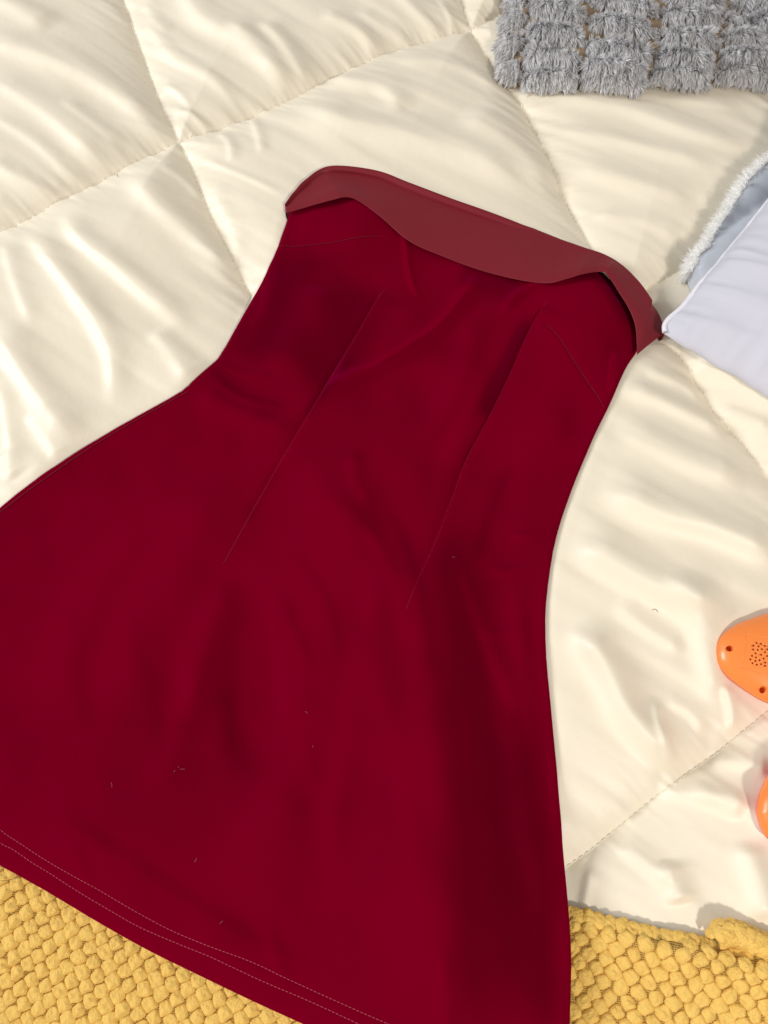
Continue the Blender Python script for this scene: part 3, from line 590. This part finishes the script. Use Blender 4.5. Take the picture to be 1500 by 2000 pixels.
# ------------------------------------------------------------------ white fur-backed cushion and piped pillow
def dome(outline, center, H, zb, K=26, p=2.2, q=2.0):
    V = []
    for k in range(K + 1):
        s = math.sin(0.5 * math.pi * k / K); pt = center + (outline - center) * s
        V.append(np.column_stack([pt, zb + H * (1 - s ** p) ** (1 / q) * np.ones(len(pt))]))
    return np.vstack(V), grid_faces(len(outline), K + 1, True)
cushion = thing('fur_cushion', 'pale blue cloth back of a cushion edged with white fur behind the piped pillow', 'cushion')
CUE = [(1362,512),(1368,492),(1388,472),(1402,446),(1416,424),(1440,388),(1462,354),(1482,333),(1502,320),(1545,282)]
def build_cushion():
    ol = CUE + [(1640,240),(1800,300),(1820,480),(1640,640),(1480,640),(1400,590),(1372,545)]
    w = spline(PP(ol, .044), 6); w = resample(np.vstack([w, w[:1]]), 161)[:-1]; c = w.mean(0)
    V, F = dome(w, c, 0.012, 0.026, 26, 3.5, 2.2)
    V[:, 2] += bed(V[:, 0], V[:, 1]) + 0.0025 * vnoise(V[:, 0] * 22, V[:, 1] * 22, 61)
    lo = np.column_stack([w * 1.0, bed(w[:, 0], w[:, 1]) + 0.001]); n = len(V); V = np.vstack([V, lo])
    F = np.vstack([F, np.stack([np.arange(160) + n - 160, (np.arange(160) + 1) % 160 + n - 160, (np.arange(160) + 1) % 160 + n, np.arange(160) + n], 1)])
    mesh_obj('cloth_back', V, F, M['blue_cloth'], cushion)
    fr = np.random.default_rng(4); e = resample(spline(PP(CUE, .044), 8), 400); n = 7500
    i = fr.integers(0, 400, n); tg = np.gradient(e, axis=0); tg /= np.hypot(*tg.T)[:, None]; out = np.stack([-tg[:, 1], tg[:, 0]], 1)
    q = e[i] + out[i] * fr.uniform(-.001, .004, n)[:, None]; z = bed(q[:, 0], q[:, 1]) + fr.uniform(.002, .034, n)
    clump = np.floor(i / 9).astype(int); cd = np.random.default_rng(8).normal(0, .28, (60, 3))[clump]
    dirs = np.column_stack([out[i] * 0.85 + np.array((0, -.35)), fr.uniform(-.15, .6, n)]) + cd + fr.normal(0, .14, (n, 3))
    V, F = strands(np.column_stack([q, z]), dirs, fr.uniform(.006, .014, n), .00032, 77, .45, .26)
    mesh_obj('fur_edge', V, F, M['white_fur'], cushion, smooth_shade=False)
build_cushion()
pillow = thing('piped_pillow', 'white cotton pillow with piped edge, its corner touching the dress collar', 'pillow')
def build_pillow():
    C = np.append(P(1297, 652, .034), .034); A = np.append(P(1500, 384, .100), .100); B = np.append(P(1500, 764, .030), .030)
    ea, eb = (A - C), (B - C); A2 = C + ea / np.linalg.norm(ea) * 0.46; B2 = C + eb / np.linalg.norm(eb) * 0.52; D2 = A2 + B2 - C; D2[2] = .08; A2[2] = .125; B2[2] = .036
    E1 = [(1297,652),(1302,628),(1320,603),(1348,575),(1380,533),(1400,506),(1432,470),(1462,430),(1500,384)]
    n = 150; s = (1 - np.cos(np.linspace(0, np.pi, n))) / 2; S, T = np.meshgrid(s, s)       # S along e1, T along e2
    Q = ((1 - S) * (1 - T))[..., None] * C + (S * (1 - T))[..., None] * A2 + ((1 - S) * T)[..., None] * B2 + (S * T)[..., None] * D2
    # traced bow of the piped edge
    e = np.array([np.append(P(x, y, .034 + .066 * (i / 8)), 0) for i, (x, y) in enumerate(E1)])[:, :2]; ee = resample(spline(e, 8), 100)
    ax = ea[:2] / np.hypot(*ea[:2]); nx = np.array((-ax[1], ax[0])); so = (ee - C[:2]) @ ax / 0.46; of = (ee - C[:2]) @ nx
    off = np.interp(S, so, of); Q[..., :2] += nx * (off * (1 - T) ** 6)[..., None]
    # uneven lower edge
    bx = eb[:2] / np.hypot(*eb[:2]); ny = np.array((bx[1], -bx[0])); wv = 0.0035 * vnoise(T * 24, T * 3, 71) * smooth(0, .05, T)
    Q[..., :2] += ny * (wv * (1 - S) ** 8 + 0.012 * np.sin(np.pi * np.clip(T * 2.2, 0, 1)) * (1 - S) ** 8 * 0.5)[..., None]
    ed_ = 0.0013 * vnoise(S * 110, T * 5, 76) * np.exp(-T * 16) + 0.0016 * vnoise(S * 5, T * 70, 77) * np.exp(-S * 14) + 0.0020 * vnoise(S * 9 + T * 7, T * 13 - S * 6, 78) * np.exp(-np.minimum(S, T) * 7)
    f = (np.clip(4 * S * (1 - S), 0, 1) * np.clip(4 * T * (1 - T), 0, 1)) ** 0.42
    pk = 0.0016 * vnoise(S * 26, T * 9, 72) + 0.0005 * vnoise(S * 12, T * 40, 73) + 0.0003 * vnoise(S * 60, T * 50, 74)
    top = Q.copy(); top[..., 2] += 0.058 * f + (pk + 2.2 * ed_) * np.clip(f * 3, 0, 1)
    bot = Q.copy(); bot[..., 2] = np.maximum(bot[..., 2] - 0.035 * f, bed(bot[..., 0], bot[..., 1]) + 0.0015)
    edge = (S == 0) | (S == 1) | (T == 0) | (T == 1); bot[edge] = top[edge]
    F = grid_faces(n, n); V, FF = joined([(top.reshape(-1, 3), F[:, ::-1]), (bot.reshape(-1, 3), F)])
    mesh_obj('cotton_cover', V, FF, M['white_cloth'], pillow)
    ed = top[0].copy(); ed = ed[2:]; ed[:, 2] += 0.0022
    V, F = tube(resample(ed, 240), 0.0027 * (1 + .12 * vnoise(np.linspace(0, 60, 240), np.zeros(240), 75)), 8)
    mesh_obj('piping', V, F, M['piping'], pillow)
build_pillow()

# ------------------------------------------------------------------ orange toy
toy = thing('plastic_toy', 'orange plastic toy lying face down with speaker holes and screw holes', 'toy')
def build_toy():
    up = [(1400,1276),(1403,1254),(1415,1237),(1440,1219),(1470,1207),(1500,1198),(1545,1192),(1600,1200),(1650,1230),(1672,1285),(1655,1340),(1610,1378),(1560,1388),(1500,1372),(1470,1356),(1445,1339),(1420,1318),(1404,1295)]
    lo = [(1478,1588),(1481,1560),(1490,1535),(1505,1508),(1540,1480),(1590,1470),(1640,1490),(1665,1540),(1655,1600),(1610,1640),(1550,1655),(1505,1642),(1487,1618)]
    ztop = None
    for k, (ol, Hh) in enumerate(((up, .017), (lo, .015))):
        w = spline(PP(ol + ol[:1], .025 if k == 0 else .029), 6); w = resample(w, 121)[:-1]; c = w.mean(0); zb = float(bed(c[0], c[1])) + 0.010
        V, F = dome(w, c, Hh, zb, 30, 2.6, 2.0)
        # closed below with a short straight wall
        n = len(V); ring = np.arange(120); lo1 = np.column_stack([w, np.full(120, zb - .0015)]); lo2 = np.column_stack([c + (w - c) * .2, np.full(120, zb - .0015)])
        V = np.vstack([V, lo1, lo2]); r2 = (ring + 1) % 120
        F = np.vstack([F, np.stack([ring + n - 120, r2 + n - 120, r2 + n, ring + n], 1), np.stack([ring + n, r2 + n, r2 + n + 120, ring + n + 120], 1)])
        shell = mesh_obj('orange_shell', V, F[:, ::-1], M['orange'], toy)
        # merge the poles so that the shell is closed
        import bmesh
        bm = bmesh.new(); bm.from_mesh(shell.data); bmesh.ops.remove_doubles(bm, verts=bm.verts, dist=1e-6)
        bmesh.ops.holes_fill(bm, edges=[e for e in bm.edges if e.is_boundary], sides=0); bmesh.ops.recalc_face_normals(bm, faces=bm.faces)
        for f in bm.faces: f.smooth = True
        bm.to_mesh(shell.data); bm.free()
        # pink front half below it
        wi = c + (w - c) * .995; V, F = dome(wi, c, -.013, zb - .0018, 14, 3.0, 2.2); V[:, 2] = np.maximum(V[:, 2], bed(V[:, 0], V[:, 1]) - .001)
        mesh_obj('pink_front', V, F, M['pink'], toy)
        if k == 0:
            def ztop(x, y, w=w, c=c, zb=zb, Hh=Hh):
                d = np.array((x, y)) - c; a = math.atan2(d[1], d[0]); aw = np.arctan2(w[:, 1] - c[1], w[:, 0] - c[0]); i = np.argmin(np.abs(np.angle(np.exp(1j * (aw - a)))))
                s = min(.999, np.hypot(*d) / np.hypot(*(w[i] - c))); return zb + Hh * (1 - s ** 2.6) ** .5
            sp = [(980,755),(1068,770),(1143,812),(920,805),(1020,822),(917,882),(1005,888),(1085,877),(1195,882),(1147,935),(962,958),(1073,985),(1190,1010),(893,1007),(972,1040),(862,1078),(1120,1060),(1043,1090),(960,1105),(1152,1135),(900,1150),(988,1180),(1070,1170),(1215,820),(1240,950),(1255,1060),(1230,1130),(1150,1200),(1290,880),(1300,1000)]
            cut = []
            for (a, b), r in [((x, y), .00085) for x, y in sp] + [((445, 872), .0027), ((1072, 1685), .0026)]:
                p = P(1380 + a / 10, 1180 + b / 10, zb + Hh * .8); z = ztop(*p); p = P(1380 + a / 10, 1180 + b / 10, z); z = ztop(*p)
                th = np.linspace(0, 2 * np.pi, 16, endpoint=False); dp = .0035 if r < .002 else .0075
                ringp = np.column_stack([p[0] + r * np.cos(th), p[1] + r * np.sin(th)])
                bmv = np.vstack([np.column_stack([ringp, np.full(16, z - dp)]), np.column_stack([ringp, np.full(16, z + .004)])]); cut.append(bmv)
            import bmesh
            bm = bmesh.new()
            for cv in cut:
                vv = [bm.verts.new(x) for x in cv]
                for i in range(16): bm.faces.new((vv[i], vv[(i + 1) % 16], vv[16 + (i + 1) % 16], vv[16 + i]))
                bm.faces.new(vv[:16][::-1]); bm.faces.new(vv[16:])
            me = bpy.data.meshes.new('hole_cutter'); bm.to_mesh(me); bm.free(); co = bpy.data.objects.new('hole_cutter', me); COL.objects.link(co)
            md = shell.modifiers.new('holes', 'BOOLEAN'); md.operation = 'DIFFERENCE'; md.object = co; md.solver = 'EXACT'
            dg = bpy.context.evaluated_depsgraph_get(); nm = bpy.data.meshes.new_from_object(shell.evaluated_get(dg)); shell.modifiers.clear(); shell.data = nm
            bpy.data.objects.remove(co)
            # raised outline round the speaker
            cat = [(640,1240),(720,1100),(740,880),(790,770),(745,578),(860,570),(1000,635),(1200,637),(1400,637),(1540,570),(1660,578),(1610,770),(1660,880),(1680,1100),(1760,1240),(1540,1280),(1400,1340),(1200,1342),(1000,1340),(860,1280),(640,1240)]
            pts = []
            for a, b in resample(np.array(cat, float), 160):
                u, v = 1380 + a / 10, 1180 + b / 10; z = zb + Hh * .8
                for _ in range(3): p = P(u, v, z); z = ztop(*p)
                pts.append((p[0], p[1], z - .00018))
            V, F = tube(pts, .00042, 6); mesh_obj('raised_outline', V, F, M['orange'], toy)
    # link between the two lobes beyond the frame
    c = spline(np.column_stack([PP([(1630,1300),(1690,1430),(1630,1560)], .02), np.full(3, float(bed(*P(1600,1430)))+.014)]), 10)
    V, F = tube(c, .012, 16); mesh_obj('handle', V, F, M['orange'], toy)
build_toy()

# ------------------------------------------------------------------ stray hairs
def hair(px, label, top, r=.00016):
    q = resample(spline(PP(px, .012), 10), 40); V, F = tube(np.column_stack([q, top(q[:, 0], q[:, 1])]), r, 4)
    tag(mesh_obj('hair_strand', V, F, M['hair']), label, 'hair')
tt = lambda x, y: throw_top(x, y) + .0052
hair([(-6,1700),(14,1698),(30,1690),(44,1705),(46,1712),(30,1718),(14,1719)], 'dark hair curling over yellow bobbles beside the dress hem', tt)
hair([(-8,1678),(6,1684),(14,1692),(26,1692)], 'short dark hair loop on the yellow throw at left edge', tt)
hair([(1266,1198),(1272,1197),(1277,1202)], 'tiny dark hair lying on cream comforter left of orange toy', lambda x, y: bed(x, y) + .0002, .0002)
hair([(226,330),(226,336),(230,342)], 'tiny dark hair on cream comforter above the long diagonal seam', lambda x, y: bed(x, y) + .0002, .0002)
